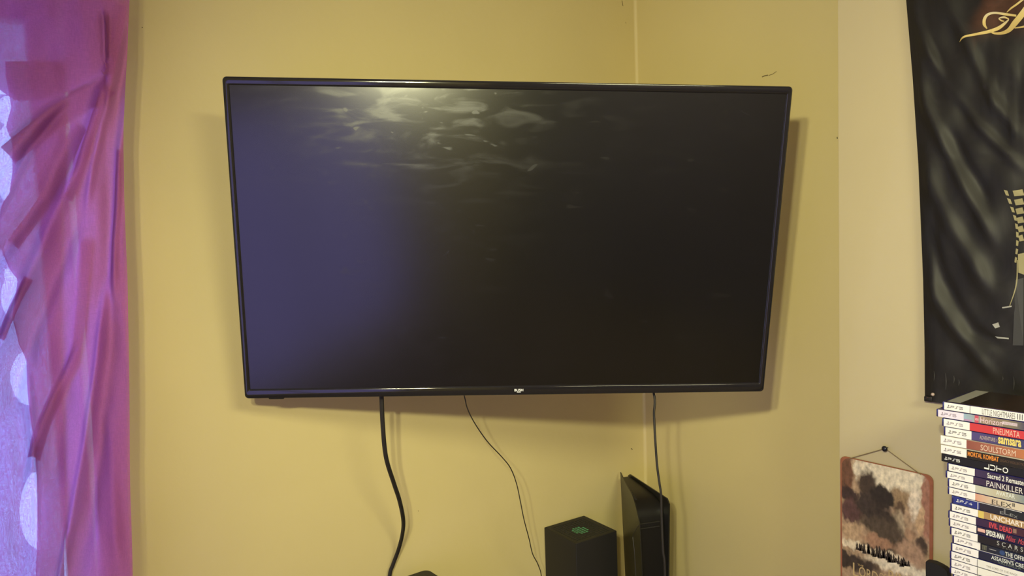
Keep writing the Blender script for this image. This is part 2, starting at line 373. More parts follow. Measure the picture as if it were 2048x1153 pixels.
def cloth_sheet(name, xs_of, ys, ns, m, parent, push=0.0):
    yy = np.array(ys, float); U = np.linspace(0, 1, ns)
    X = np.stack([xs_of(u, yy) for u in U], 1); Y = np.repeat(yy[:, None], ns, 1)
    Pt = cloth_point(X, Y); Pt[..., 1] += push; n, k = len(yy), ns
    fs = [(i*k+j, (i+1)*k+j, (i+1)*k+j+1, i*k+j+1) for i in range(n-1) for j in range(k-1)]
    return obj(name, Pt.reshape(-1, 3), fs, m, parent, True)
ys = np.arange(-190, 1400, 5.0)
cur = empty('window_curtain', (0, YC, .9), label='purple mauve cotton cloth pinned over the window at left', cat='curtain')
def sub(o):                                   # keep world placement below a root Empty
    o.matrix_parent_inverse = Matrix.Translation(-Vector(o.parent.location)); return o
sub(cloth_sheet('cloth', lambda u, y: -330+(edge_x(y)+330)*(1-(1-u)**1.35), ys, 150, M['cloth'], cur))
# layers of the same cloth folded over behind the front sheet, plus an added dimming sheer
def wav(y, a, l, p): return a*np.sin(y/l+p)
def band(P, l, r, ys):
    P = np.array(P, float); f = lambda y: np.interp(y, P[:, 1], P[:, 0]); return lambda u, y: f(y)-l+(l+r)*u
Yb = lambda a, b: np.arange(a, b+1, 6.0)
PB = 'fold_and_dimmer_layer'
LE = [(-200, 12), (150, 12), (190, 20), (212, 24), (236, 17), (252, 13), (280, 23), (300, 23), (345, 25), (385, 20), (410, 4), (480, -8), (540, 20), (560, 36), (640, 28), (690, 38), (720, 52), (790, 57), (850, 64), (890, 72), (960, 75), (1040, 77), (1090, 76), (1153, 74), (1400, 74)]
le = lambda y: np.interp(y, [a for a, b in LE], [b for a, b in LE])
sub(cloth_sheet(PB, lambda u, y: le(y)+(126+7*np.sin(y/150+.6)-le(y))*u, Yb(120, 1390), 20, M['cloth'], cur, .012))
def patch_w(y):
    w = np.zeros_like(y)
    for a, b, k in ((186, 247, 34), (250, 400, 40), (535, 640, 34), (705, 815, 38), (950, 1105, 40)):
        m = (y > a) & (y < b); w[m] = np.maximum(w[m], k*np.sin(np.pi*np.clip((y[m]-a)/(b-a), 0, 1))**.5)
    return w
sub(cloth_sheet(PB, lambda u, y: -330+(le(y)+3-patch_w(y)+330)*u, Yb(186, 1390), 40, M['cloth_sheer'], cur, .015))  # added sheer sheet that dims the window glow, cut to leave bright patches
def turned_layer():
    xs = np.linspace(-330, 236, 90); tt = np.linspace(0, 1, 50); low = np.interp(xs, [-330, 0, 30, 70, 120, 170, 206, 236], [150, 176, 196, 200, 186, 166, 148, 140])
    X = np.repeat(xs[None], 50, 0); Y = -190+(low[None]+190)*tt[:, None]; Pt = cloth_point(X, Y); Pt[..., 1] += .018; k = 90
    return sub(obj(PB, Pt.reshape(-1, 3), [(i*k+j, (i+1)*k+j, (i+1)*k+j+1, i*k+j+1) for i in range(49) for j in range(k-1)], M['cloth'], cur, True))
turned_layer()
def hem_band(P, l, r, push):
    P = catmull(P, 6); a, b = np.array(P)[:, 0], np.array(P)[:, 1]; n = len(P); X, Y = [], []
    for i in range(n):
        t = np.array(P[min(i+1, n-1)])-np.array(P[max(i-1, 0)]); t /= np.linalg.norm(t); nn = np.array([-t[1], t[0]])
        X.append([a[i]+nn[0]*q for q in np.linspace(l[i*len(l)//n] if hasattr(l, '__len__') else l, r, 7)]); Y.append([b[i]+nn[1]*q for q in np.linspace(l if not hasattr(l, '__len__') else l[i*len(l)//n], r, 7)])
    X, Y = np.array(X), np.array(Y); X = np.minimum(X, edge_x(Y)-4); Pt = cloth_point(X, Y); Pt[..., 1] += push; k = 7
    fs = [(i*k+j, (i+1)*k+j, (i+1)*k+j+1, i*k+j+1) for i in range(n-1) for j in range(k-1)]
    return sub(obj(PB, Pt.reshape(-1, 3), fs, M['cloth'], cur, True))
hem_band(HEM[:7], -2, -46, .006)
hem_band([(246, 6), (223, 136), (184, 252), (160, 330), (135, 400)], -11, 11, .007)
hem_band([(150, 250), (87, 388), (19, 485)], -22, 6, .007)
hem_band([(170, 480), (150, 690), (120, 770), (87, 848), (67, 920)], -14, 12, .007)
hem_band([(57, 556), (30, 610), (0, 680)], -12, 8, .007)
sub(cloth_sheet(PB, lambda u, y: np.interp(y, [300, 560, 714, 869, 1023, 1153, 1400], [228, 211, 196, 175+10, 149+40, 150+50, 200])+(edge_x(y)-3-np.interp(y, [300, 560, 714, 869, 1023, 1153, 1400], [228, 211, 196, 185, 189, 200, 200]))*u, Yb(300, 1390), 14, M['cloth'], cur, .009))
for px, py in ((209, 128), (207, 146)):
    p = cloth_point(np.array([px]), np.array([py]))[0]+V(0, -.003, 0)
    tube('pin_stitch', [p+V(-.003, 0, .006), p+V(.001, -.002, 0), p+V(.002, 0, -.007)], .0008, M['cloth'], cur, 4, 6).matrix_parent_inverse = Matrix.Translation(-Vector(cur.location))
# the rod outside the frame that the cloth hangs from
a_, b_ = at(-340, -185, 1, YC), at(262, -185, 1, YC)
zr = max(a_[2], b_[2])+.004
sub(tube('curtain_rod', [V(a_[0], YC, zr), V(b_[0], YC, zr)], .009, M['gloss_white'], cur, 0, 12))
for q in (a_, b_): sub(box('rod_bracket', (q[0]-.008, YC-.004, zr-.008), (q[0]+.008, YL, zr+.008), M['gloss_white'], cur, .002))

# ------------------------------------------------------------------ television
W, H = 1.116, .650
trr, tuu, tn = V(.8373, -.5455, -.0361), V(-.0588, -.1555, .9861), V(-.5436, -.8236, -.1623)
trr /= np.linalg.norm(trr); tn = np.cross(trr, tuu); tn /= np.linalg.norm(tn); tuu = np.cross(tn, trr)
tc_ = V(.93071, 1.21635, ZC-.01948)
base = tc_-tuu*H/2
TVM = Matrix(((trr[0], -tn[0], tuu[0], base[0]), (trr[1], -tn[1], tuu[1], base[1]), (trr[2], -tn[2], tuu[2], base[2]), (0, 0, 0, 1)))
tv = empty('television', None, label='large black flat television switched off, hung tilted across the yellow corner', cat='television', matrix=TVM)
def screen_mat():
    m = mat('dusty_screen', (.006, .006, .009), .30, .5); nt = m.node_tree; N = nt.nodes.new; L = nt.links.new; b = nt.nodes['Principled BSDF']
    tc = [n for n in nt.nodes if n.type == 'TEX_COORD'][0]
    def noise(sc, det, dist, rot=0, stretch=(1, 1, 1)):
        mp = N('ShaderNodeMapping'); mp.inputs['Scale'].default_value = stretch; mp.inputs['Rotation'].default_value = (0, rot, 0); L(tc.outputs['Object'], mp.inputs['Vector'])
        n = N('ShaderNodeTexNoise'); n.inputs['Scale'].default_value = sc; n.inputs['Detail'].default_value = det; n.inputs['Distortion'].default_value = dist; L(mp.outputs[0], n.inputs['Vector']); return n.outputs['Fac']
    def rng_(v, a, b_, c, d):
        r = N('ShaderNodeMapRange'); r.interpolation_type = 'SMOOTHSTEP'; L(v, r.inputs['Value'])
        for k, q in zip(('From Min', 'From Max', 'To Min', 'To Max'), (a, b_, c, d)): r.inputs[k].default_value = q
        return r.outputs[0]
    def math_(op, a, b_):
        q = N('ShaderNodeMath'); q.operation = op
        for i, x in enumerate((a, b_)):
            if hasattr(x, 'links'): L(x, q.inputs[i])
            else: q.inputs[i].default_value = x
        return q.outputs[0]
    # wiped streaks lie in the upper left of the panel, finger marks here and there
    sp_ = N('ShaderNodeSeparateXYZ'); L(tc.outputs['Object'], sp_.inputs[0])
    zone = math_('MULTIPLY', rng_(sp_.outputs[2], .36, .60, .12, 1), math_('MULTIPLY', rng_(sp_.outputs[0], -.47, -.30, .25, 1), rng_(sp_.outputs[0], -.12, .22, 1, .22)))
    wipes = math_('MULTIPLY', rng_(noise(11, 7, .7, .10, (1, 1, 3.4)), .47, .78, 0, .62), zone)
    prints = math_('MULTIPLY', rng_(noise(21, 2, .5, -.7, (1, 1, 1.9)), .66, .76, 0, 1), math_('ADD', math_('MULTIPLY', zone, .8), .12))
    cloud = rng_(noise(2.2, 3, .3), .35, .7, 0, 1)
    sm = math_('MAXIMUM', wipes, prints)
    L(math_('ADD', math_('MULTIPLY', sm, .26), .20), b.inputs['Roughness'])
    dust = math_('ADD', math_('MULTIPLY', sm, .012), math_('MULTIPLY', cloud, .0015))
    cb = N('ShaderNodeCombineColor')
    for i, k in enumerate((1.0, .92, 1.15)): L(math_('ADD', math_('MULTIPLY', dust, k), .0030), cb.inputs[i])
    L(cb.outputs[0], b.inputs['Base Color']); b.inputs['IOR'].default_value = 1.5; b.inputs['Specular IOR Level'].default_value = .6
    # greasy film over the panel
    b.inputs['Coat Weight'].default_value = .03; b.inputs['Coat Roughness'].default_value = .45
    return m
M['screen'] = screen_mat()
def ring(l, r, b, t, rad, y): return [(x, y, z) for x, z in rrect(l, r, b, t, rad)]
hw = W/2; Li, Ti, Bi = .012, .0155, .0205
frame = loops('bezel', [ring(-hw+.004, hw-.004, .004, H-.004, .004, .0125), ring(-hw, hw, 0, H, .008, .011), ring(-hw, hw, 0, H, .008, .0016), ring(-hw+.0006, hw-.0006, .0006, H-.0006, .0075, .0005),
        ring(-hw+.002, hw-.002, .002, H-.002, .007, 0), ring(-hw+Li-.003, hw-Li+.003, Bi-.0035, H-Ti+.003, .003, 0), ring(-hw+Li-.0018, hw-Li+.0018, Bi-.0018, H-Ti+.0018, .0025, .0008), ring(-hw+Li, hw-Li, Bi, H-Ti, .001, .0035)], M['bezel'], tv)
obj('screen', [(-hw+Li-.002, .0032, Bi-.002), (hw-Li+.002, .0032, Bi-.002), (hw-Li+.002, .0032, H-Ti+.002), (-hw+Li-.002, .0032, H-Ti+.002)], [(0, 1, 2, 3)], M['screen'], tv)
loops('rear_cover', [ring(-hw+.004, hw-.004, .004, H-.004, .004, .0125), ring(-hw+.01, hw-.01, .01, H-.01, .01, .030), ring(-.40, .40, .06, .50, .03, .036), ring(-.38, .38, .08, .47, .03, .062)], M['black_matte'], tv, True, True, smooth=False)
sx0, sx1 = -.510, -.478
box('sensor_housing', (sx0, .0006, -.0032), (sx1, .010, .004), M['bezel'], tv, .0025, 3)
lg = text('brand_lettering', 'BUSH', .0072, .0262, .0085, .0142, -.0003, M['white_ink'], tv, bold=.02)
obj('brand_underline', [(.0125, -.0003, .0062), (.0208, -.0003, .0062), (.0208, -.0003, .0072), (.0125, -.0003, .0072)], [(0, 1, 2, 3)], M['white_ink'], tv)
box('mount_plate', (-.12, .062, .18), (.12, .070, .42), M['black_matte'], tv, .002)
TI = np.array(TVM.inverted())
def to_tv(p): return (TI @ np.array([*p, 1.0]))[:3]
elbow = to_tv(V(1.40, 1.46, ZC-.02)); wp = to_tv(V(1.30, YL-.012, ZC-.02)); tp = V(0, .075, .30)
tube('mount_arm', [tp, (tp+elbow)/2, elbow], .014, M['black_matte'], tv, 0, 12); tube('mount_arm', [elbow, (elbow+wp)/2, wp], .014, M['black_matte'], tv, 0, 12)

# ------------------------------------------------------------------ cables
def pts(L): return [at(px, py, ax, v) for px, py, ax, v in L]
ZS = ZC-1.164                                    # top of the low cabinet
c1 = [V(.742, 1.462, ZC-.27)]+pts([(763, 793, 1, 1.462), (765.5, 850, 1, 1.47), (772, 915, 1, 1.485), (788, 968, 1, 1.512), (799, 1002, 1, 1.535), (806.5, 1040, 1, 1.568), (805, 1068, 1, 1.605), (797, 1100, 1, 1.645), (786, 1130, 1, 1.660), (779, 1155, 1, 1.664)])
e = c1[-1]; c1 += [e+V(-.012, 0, -.10), V(e[0]-.015, 1.664, ZS+.10), V(e[0]-.015, 1.664, ZS+.03), V(e[0]-.015, 1.664, ZS+.0055)]
tag(tube('power_cable', c1, .0050, M['cable']), 'thick black power cable hanging from the left underside of the television', 'cable')
c2 = [V(.885, 1.39, ZC-.25)]+pts([(928, 790, 1, 1.405), (935, 818, 1, 1.41), (950, 848, 1, 1.415), (975, 884, 1, 1.425), (1003, 914, 1, 1.44), (1021, 937, 1, 1.45), (1033, 968, 1, 1.46), (1041, 1005, 1, 1.468), (1048, 1040, 1, 1.48), (1058, 1078, 1, 1.50), (1065, 1108, 1, 1.525), (1076, 1130, 1, 1.555), (1083, 1155, 1, 1.58)])
e = c2[-1]; c2 += [e+V(0, .0, -.08), V(e[0]+.01, e[1], ZS+.05), V(e[0]+.03, e[1]-.03, ZS+.0055), V(e[0]+.07, e[1]-.05, ZS+.0025)]
tag(tube('thin_wire', c2, .0013, M['cable'], None, 8, 8), 'thin black wire running down the middle from below the television', 'cable')
def dep(px, py, t):
    d = FW+RT*(px-CX)/F-UP*(py-CY)/F; return CAM+d*t
c3 = [V(1.232, 1.165, ZC-.27)]+[dep(*q) for q in [(1307, 786, 1.672), (1308, 830, 1.668), (1310.5, 880, 1.665), (1314, 930, 1.665), (1319, 968, 1.665), (1322, 990, 1.665), (1323.5, 1040, 1.668), (1326, 1100, 1.67), (1330, 1160, 1.675)]]
e = c3[-1]; c3 += [V(e[0], e[1]+.01, ZS+.06), V(e[0]+.01, e[1]+.05, ZS+.006), V(e[0]-.03, e[1]+.12, ZS+.0045)]
tag(tube('hdmi_cable', c3, .0027, M['cable'], None, 8, 8), 'black cable hanging from the right underside of the television past the tall console', 'cable')
c3n = bpy.data.objects['hdmi_cable']; c3n.name = 'signal_cable'

# ------------------------------------------------------------------ low cabinet under the frame
cab = empty('media_cabinet', (1.16, 1.42, 0), label='low dark wooden cabinet in the corner under the consoles', cat='cabinet')
box('carcass', (-.62, -.33, .05), (.62, .235, ZS-.022), M['wood'], cab, .003)
box('cabinet_top', (-.63, -.345, ZS-.022), (.63, .238, ZS), M['wood'], cab, .004)
for k in range(2):
    d = box('door', (-.61+.615*k, -.348, .07), (-.005+.615*k, -.331, ZS-.04), M['wood'], cab, .003)
    box('handle', (-.05+.07*k, -.362, .22), (-.04+.07*k, -.349, .30), M['black_matte'], d, .003)
for sx in (-.58, .54):
    for sy in (-.30, .17): box('foot', (sx, sy, 0), (sx+.04, sy+.04, .05), M['wood'], cab, .003)

# ------------------------------------------------------------------ square tower console
a = -.0676
xb = empty('game_console', (1.4312, 1.5938, ZS), a, 'matte black square tower console with green-tinted round vents on top', 'console')
h = .151/2; ht = .301
loops('casing', [[(x, y, z) for x, y in rrect(-h+i_, h-i_, -h+i_, h-i_, .0022, 3)] for i_, z in ((.002, .008), (0, .010), (0, ht-.001), (.0008, ht), (.003, ht-.0008))], M['console_matte'], xb, True)
box('foot_pad', (-.055, -.055, 0), (.055, .055, .010), M['black_matte'], xb, .003)
# top plate: a dished grid with a round hole in every cell
n = 15; cell = (.151-.006)/n; vs, fs, fm = [], [], []
def dish(x, y): return ht-.0005-.0035*max(0, 1-((x*x+y*y)/(.066**2)))
for i in range(n):
    for j in range(n):
        ox, oy = -h+.003+cell*(i+.5), -h+.003+cell*(j+.5); b0 = len(vs); rr_ = cell*.42; q = cell/2
        edge_hole = i in (0, n-1) or j in (0, n-1)
        sq = [(q, 0), (q, q), (0, q), (-q, q), (-q, 0), (-q, -q), (0, -q), (q, -q)]
        vs += [(ox+u, oy+v, dish(ox+u, oy+v)) for u, v in sq]
        if edge_hole: fs.append(tuple(range(b0, b0+8))); fm.append(0); continue
        ci = [(rr_*math.cos(math.pi/4*k), rr_*math.sin(math.pi/4*k)) for k in range(8)]
        vs += [(ox+u, oy+v, dish(ox+u, oy+v)) for u, v in ci]+[(ox+u*.8, oy+v*.8, dish(ox, oy)-.0012) for u, v in ci]
        g = 2 if (ox-.0)**2+(oy-.0)**2 < .023**2 else 1
        for k in range(8):
            l = (k+1) % 8; fs += [(b0+k, b0+l, b0+8+l, b0+8+k), (b0+8+k, b0+8+l, b0+16+l, b0+16+k)]; fm += [0, g]
        fs.append(tuple(b0+16+k for k in range(8))); fm.append(g)
vg = obj('vent_grille', vs, fs, None, xb, mats=[M['console_matte'], M['hole'], M['hole_green']], fm=fm)
# ------------------------------------------------------------------ tall finned console
A = at(1340, 1000, 2, ZC-.765); B = at(1265, 946, 2, ZC-.765)
dd = (A-B); dd[2] = 0; LEN = np.linalg.norm(dd); dd /= LEN; sd = V(dd[1], -dd[0], 0)
if sd @ RT > 0: sd = -sd                       # sideways towards the viewer's left
HT = .390
P5 = Matrix(((sd[0]*-1, -dd[0], 0, A[0]), (sd[1]*-1, -dd[1], 0, A[1]), (0, 0, 1, ZS), (0, 0, 0, 1)))
# local frame: x to the viewer's right, y away into the corner, z up; x = 0 is the right fin's front edge
ps = empty('game_console', None, label='tall glossy black console with two flared side fins beside the wall corner', cat='console', matrix=P5)
ztop = ZC-.765-ZS
def plate(name, off, z_of, th, y_n=22, zs=18):
    """One curved side fin: off(y, z) is its sideways place, z_of(y) its top edge."""
    vo, vi = [], []
    Yg = np.linspace(0, LEN, y_n); Zg = np.linspace(0, 1, zs)
    for y in Yg:
        zt = z_of(y)
        for s_ in Zg: z = .012+(zt-.012)*s_; vo.append((off(y, z), y, z)); vi.append((off(y, z)+th, y, z))
    N_ = len(vo); fs = []
    for i in range(y_n-1):
        for j in range(zs-1):
            a, b, c, d = i*zs+j, (i+1)*zs+j, (i+1)*zs+j+1, i*zs+j+1; fs += [(a, d, c, b), (N_+a, N_+b, N_+c, N_+d)]
    for i in range(y_n-1):
        for j in (0, zs-1): a, b = i*zs+j, (i+1)*zs+j; fs.append((a, b, N_+b, N_+a) if j == 0 else (b, a, N_+a, N_+b))
    for j in range(zs-1):
        for i in (0, y_n-1): a, b = i*zs+j, i*zs+j+1; fs.append((b, a, N_+a, N_+b) if i == 0 else (a, b, N_+b, N_+a))
    bm = bmesh.new(); bv = [bm.verts.new(v) for v in vo+vi]
    for f in fs: bm.faces.new([bv[k] for k in f])
    bmesh.ops.recalc_face_normals(bm, faces=bm.faces)
    return bmobj(name, bm, M['plate'], ps, True)
rnd = lambda y, r: r-math.sqrt(max(0, r*r-max(0, r-y)**2))
r_off = lambda y, z: -.004-.006*math.sin(math.pi*min(1, z/.39))*0-.010*(y/LEN)**2+.006*max(0, (z-.25)/.14)**2*0
plate('side_fin', lambda y, z: -.0035-.012*(1-z/ztop)-.012*(y/LEN), lambda y: ztop-.9*rnd(y, .014)-.6*rnd(LEN-y, .012), .0035)
lf0 = lambda y: -.097+.055*(y/LEN)**1.05
plate('side_fin', lambda y, z: lf0(y)+.010*(1-z/ztop), lambda y: ztop-.004-.055*max(0, 1-y/.10)**2.0+.010*(y/LEN)**3, .0030)
# core between the fins: sloping top that rolls over into the glossy front
prof = [(LEN-.02, .012), (LEN-.008, ztop-.012), (LEN-.014, ztop-.006), (.14, ztop-.009), (.085, ztop-.013), (.055, ztop-.021), (.039, ztop-.036), (.030, ztop-.058), (.026, ztop-.09), (.024, .20), (.022, .10), (.022, .012)]
prof = [tuple(p) for p in prof]
Lc = []
for s_ in (0, 1):
    lp = []
    for (y, z) in prof:
        x = (lf0(y)+.0050+.010*(1-z/ztop)) if s_ == 0 else (-.0050-.012*(1-z/ztop)-.012*(y/LEN)-.001)
        lp.append((x, y, z))
    Lc.append(lp)
loops('core', Lc, M['core'], ps, True, True)
for k in range(9):                              # vent teeth along the left fin's inner edge
    y = LEN-.05-.018*k; z = ztop-.0095
    box('vent_fin', (lf0(y)+.004, y-.004, z-.004), (lf0(y)+.009, y+.004, z+.0015), M['black_matte'], ps, .0008, 1)
sl_ = [(.010, ztop-.066), (.045, ztop-.092), (.092, ztop-.128), (.101, ztop-.140), (.086, ztop-.178), (.080, .05)]
sv = [(lf0(y)+.010*(1-z/ztop)-.0004+dx, y, z) for y, z in sl_ for dx in (0, .0006)]
tube('seam_line', [(lf0(y)+.010*(1-z/ztop)-.0003, y, z) for y, z in sl_], .0007, M['seam'], ps, 0, 6)
for k, (dz, hh_) in enumerate(((-.070, .0018), (-.084, .0018))):
    box('front_slot', (-.085, .0225, ztop+dz-hh_), (-.022, .030, ztop+dz+hh_), M['black_matte'], ps, .0008, 1)
box('usb_port', (-.050, .0195, .098), (-.045, .026, .113), mat('port_grey', (.10, .10, .11), .4), ps, .0008, 1)
box('stand_base', (-.085, .02, 0), (-.015, LEN-.02, .014), M['black_matte'], ps, .004)

# ------------------------------------------------------------------ small black speaker, lower edge of the frame
k_ = at(855, 1137.5, 1, 1.63)
hs = k_[2]-ZS
sp = empty('speaker', (k_[0]-.055, 1.545, ZS), 0, 'small black box with rounded corners at the lower edge, below the thick cable', 'speaker')
lo_ = lambda i_: [(x, y) for x, y in rrect(-.055+i_, .055-i_, -.085+i_, .085-i_, .018-i_*.5, 6)]
loops('casing', [[(x, y, z) for x, y in lo_(i_)] for i_, z in ((.002, .004), (0, .008), (0, hs-.006), (.0015, hs-.0015), (.005, hs))], M['console_matte'], sp, True, True)
box('foot_pad', (-.045, -.07, 0), (.045, .07, .006), M['black_matte'], sp, .002)
bm = bmesh.new(); bmesh.ops.create_cone(bm, segments=28, radius1=.042, radius2=.030, depth=.006, cap_ends=True, matrix=Matrix.Translation((0, -.0865, hs*.6)) @ Matrix.Rotation(math.pi/2, 4, 'X'))
bmobj('driver_cone', bm, M['hole'], sp, True)

# ------------------------------------------------------------------ tin film sign on the chimney breast
PX = XB-.004
tl, tr_ = at(1680.5, 911.5, 0, PX), at(1866.3, 953, 0, PX)
SW, SH = tl[1]-tr_[1], .300
sgn = empty('tin_sign', (PX, tl[1], tl[2]-SH), -math.pi/2, 'sepia tin film sign with lettering and rounded corners hanging from a string', 'sign')
M['tin_rim'] = mat('red_brown_tin', (.30, .105, .06), .45, var=(60, .35))
M['sepia'] = blob_mat('sepia_print', (.40, .27, .18), [
    (.60, .93, .50, .14, (.74, .64, .50), .37), (.03, .88, .12, .22, (.15, .07, .045), .31), (.98, .80, .07, .30, (.36, .17, .12), .31), (.18, .93, .03, .09, (.70, .60, .48), .37),
    (.08, .72, .13, .07, (.05, .03, .03), .31), (.13, .60, .16, .10, (.10, .05, .05), .31), (.30, .83, .12, .12, (.06, .04, .032), .45), 
    (.68, .78, .12, .10, (.33, .22, .13), .37), (.69, .70, .07, .07, (.12, .075, .05), .37), (.68, .58, .08, .13, (.46, .35, .24), .37), (.85, .77, .07, .12, (.74, .62, .50), .37), (.91, .66, .05, .13, (.55, .36, .22), .37),
    (.48, .75, .16, .10, (.03, .022, .02), .24), (.30, .68, .16, .09, (.05, .035, .032), .31), (.46, .58, .26, .13, (.045, .032, .028), .45), (.47, .46, .34, .16, (.085, .06, .045), .31), 
    (.80, .54, .07, .06, (.36, .22, .14), .37), (.92, .48, .07, .08, (.07, .045, .035), .37), (.12, .43, .28, .09, (.46, .31, .20), .43), (.44, .42, .22, .055, (.36, .20, .13), .49), (.80, .40, .18, .10, (.40, .25, .17), .43),
    (.30, .335, .6, .035, (.70, .58, .44), .49), (.75, .27, .5, .06, (.76, .66, .52), .49), (.10, .20, .42, .075, (.05, .035, .03), .37), (.7, .10, .6, .08, (.12, .085, .06), .43)], warp=.065, wscale=13, fine=.32)
def rr3(l, r, b, t, rad, y): return [(x, y, z) for x, z in rrect(l, r, b, t, rad, 6)]
loops('tin_plate', [rr3(0, SW, 0, SH, .013, .002), rr3(0, SW, 0, SH, .013, -.0005), rr3(.001, SW-.001, .001, SH-.001, .012, -.0015)], M['tin_rim'], sgn, True, True)
L_ = rr3(.0045, SW-.006, .0045, SH-.0015, .020, -.0018)
obj('sepia_print', L_, [tuple(range(len(L_)))], M['sepia'], sgn)
yp = -.0021; M['ink_dark'] = mat('dark_brown_ink', (.035, .024, .020), .5); M['ink_gold'] = mat('gold_ink', (.55, .40, .20), .45); M['ink_pale'] = mat('pale_ink', (.6, .5, .4), .5)
def sg(px, py): p = at(px, py, 0, PX); return (tl[1]-p[1], p[2]-(tl[2]-SH))
def pol(L): return [sg(*q) for q in L]
pl = lambda u, v: (u, yp, v)
# plain far ridge and a row of wind-bent pines in the mist
trees = []
for k in range(22):
    px = 1716+k*4.9+random.uniform(-2.0, 2.0); py = 1102+(px-1716)*.33+random.uniform(-3, 3); hh_ = random.uniform(12, 27)*(1-.35*abs(k-9)/12); wq = random.uniform(3.2, 5.4)
    trees.append(pol([(px-wq, py), (px-wq*.55, py-hh_*.45), (px-wq*.7, py-hh_*.5), (px-.5+random.uniform(-1, 1), py-hh_), (px+wq*.5, py-hh_*.6), (px+wq*.4, py-hh_*.45), (px+wq, py+1)]))
flat('pine_row', trees, M['ink_dark'], sgn, pl)
x0, z0 = sg(1706, 1147); x1, z1 = sg(1733, 1147)
def sgt(name, body, a, b, hh_, m, bold=0):
    u0, v0 = sg(*a); u1, v1 = sg(*b); sz = hh_
    text(name, body, u0, u1, v0, v0+sz, yp-.0002, m, sgn, bold=bold)
zt_ = sg(1706, 1147)[1]
sgt('title_lettering', 'L', (1707, 1151), (1719, 1150), .030, M['ink_gold'])
sgt('title_lettering', 'ORD', (1719, 1152), (1757, 1150), .0225, M['ink_gold'])
sgt('title_lettering', 'OF', (1760, 1156), (1774, 1153), .0125, M['ink_gold'])
sgt('title_lettering', 'THE', (1760, 1172), (1774, 1170), .008, M['ink_gold'])
sgt('title_lettering', 'RINGS', (1778, 1163), (1846, 1175), .026, M['ink_gold'])
sgt('title_lettering', 'THE', (1716, 1131), (1728, 1133), .0045, M['ink_gold'])
pinp = at(1770, 898, 0, XB-.012)
def to_sign(p): return (tl[1]-p[1], p[0]-PX, p[2]-(tl[2]-SH))
s0, s1 = sg(1700, 917.5), sg(1843, 949.5)
tube('string', [(s0[0], -.003, s0[1]), to_sign(pinp+V(.003, .001, -.0005)), (s1[0], -.003, s1[1])], .0010, M['string'], sgn, 0, 6)
# nudge: straight run for the string, pin head on top
bm = bmesh.new(); bmesh.ops.create_uvsphere(bm, u_segments=16, v_segments=10, radius=.0062)
for v in bm.verts: v.co.x *= .7
pn = bmobj('pin_head', bm, M['pin'], None, True); pin = empty('push_pin', tuple(pinp+V(-.002, 0, 0)), 0, 'dark round push pin in the cream wall holding up the string of the tin sign', 'pin')
pn.parent = pin
tube('pin_shaft', [V(0, 0, 0), V(.016, 0, 0)], .0012, M['pin'], pin, 0, 6)

# ------------------------------------------------------------------ cloth banner on the chimney breast
BX = XB-.010
ban = empty('wall_banner', (BX, .5, 1.25), 0, 'black satin cloth banner with gold script lettering hanging on the cream wall', 'banner')
bz0 = lambda px: np.interp(px, [1852, 1890, 2100, 2300], [800, 806, 842, 880])
def bl(py): return np.interp(py, [-200, 0, 154, 330, 560, 700, 802, 900], [1795, 1814, 1827, 1838.5, 1848, 1851, 1851.5, 1852])
BF = [([(1830, 20), (1868, 110), (1905, 180), (1960, 250), (2010, 300), (2060, 350)], 9, 14), ([(1838, 150), (1870, 240), (1915, 340), (1960, 420), (2000, 500)], 10, 17),
      ([(1860, 60), (1900, 170), (1950, 250)], -7, 14), ([(1990, 60), (1991, 160), (1990, 250)], 4, 4), ([(2033, 120), (2032, 200), (2033, 300)], 5, 5),
      ([(1850, 330), (1900, 440), (1950, 520), (1990, 600)], 11, 24), ([(1858, 430), (1890, 560), (1950, 660), (2020, 700)], -9, 18),
      ([(1858, 560), (1900, 640), (1950, 700), (2000, 760)], 9, 18), ([(1840, 322), (1900, 318), (2000, 317), (2100, 310)], -2.5, 3),
      ([(1900, 0), (1945, 100), (1985, 190), (2050, 280)], 8, 16), ([(1858, 640), (1862, 720), (1862, 790)], 4, 5), ([(1900, 250), (1940, 330), (1990, 420)], -6, 14)]
def ban_pt(px, py, lift=0):
    X, Y = np.asarray(px, float), np.asarray(py, float); h = np.zeros(X.shape)
    for P, a_, wd in BF:
        s, t = seg_dist(X, Y, P); h += .75*a_*np.exp(-(s/(.7*wd))**2)*np.clip(np.minimum(t, 1-t)*5+.1, 0, 1)
    h += 1.5*np.sin(X/13+Y/37)+1.2*np.sin(X/21-Y/19)
    e = np.clip((X-bl(Y))/22, 0, 1); h = 4+(h+9)*e*.8
    out = np.zeros(X.shape+(3,))
    for i in np.ndindex(X.shape): out[i] = at(X[i], Y[i], 0, BX)+V(-h[i]*.001-lift, 0, 0)
    return out
nv, nu = 150, 70
T = np.linspace(0, 1, nv); U = np.linspace(0, 1, nu)
Xg = np.zeros((nv, nu)); Yg = np.zeros((nv, nu))
for i, t in enumerate(T):
    for j, u in enumerate(U):
        py0 = -190+(800+190)*t; Xg[i, j] = bl(py0)+(2350-bl(py0))*u**1.15; Yg[i, j] = -190+(bz0(Xg[i, j])+190)*t
Pt = ban_pt(Xg, Yg)
M['satin'] = blob_mat('black_satin_print', (.0125, .0105, .0105), [(.60, .735, .085, .045, (.07, .026, .012), .9), (.50, .76, .08, .07, (.07, .028, .014), .9), (.50, .86, .07, .06, (.085, .055, .035), .9)], warp=.05, rough=.50, fine=.2, across=1)
M['satin'].node_tree.nodes['Principled BSDF'].inputs['Specular IOR Level'].default_value = .3
sub(obj('cloth', Pt.reshape(-1, 3), [(i*nu+j, i*nu+j+1, (i+1)*nu+j+1, (i+1)*nu+j) for i in range(nv-1) for j in range(nu-1)], M['satin'], ban, True))
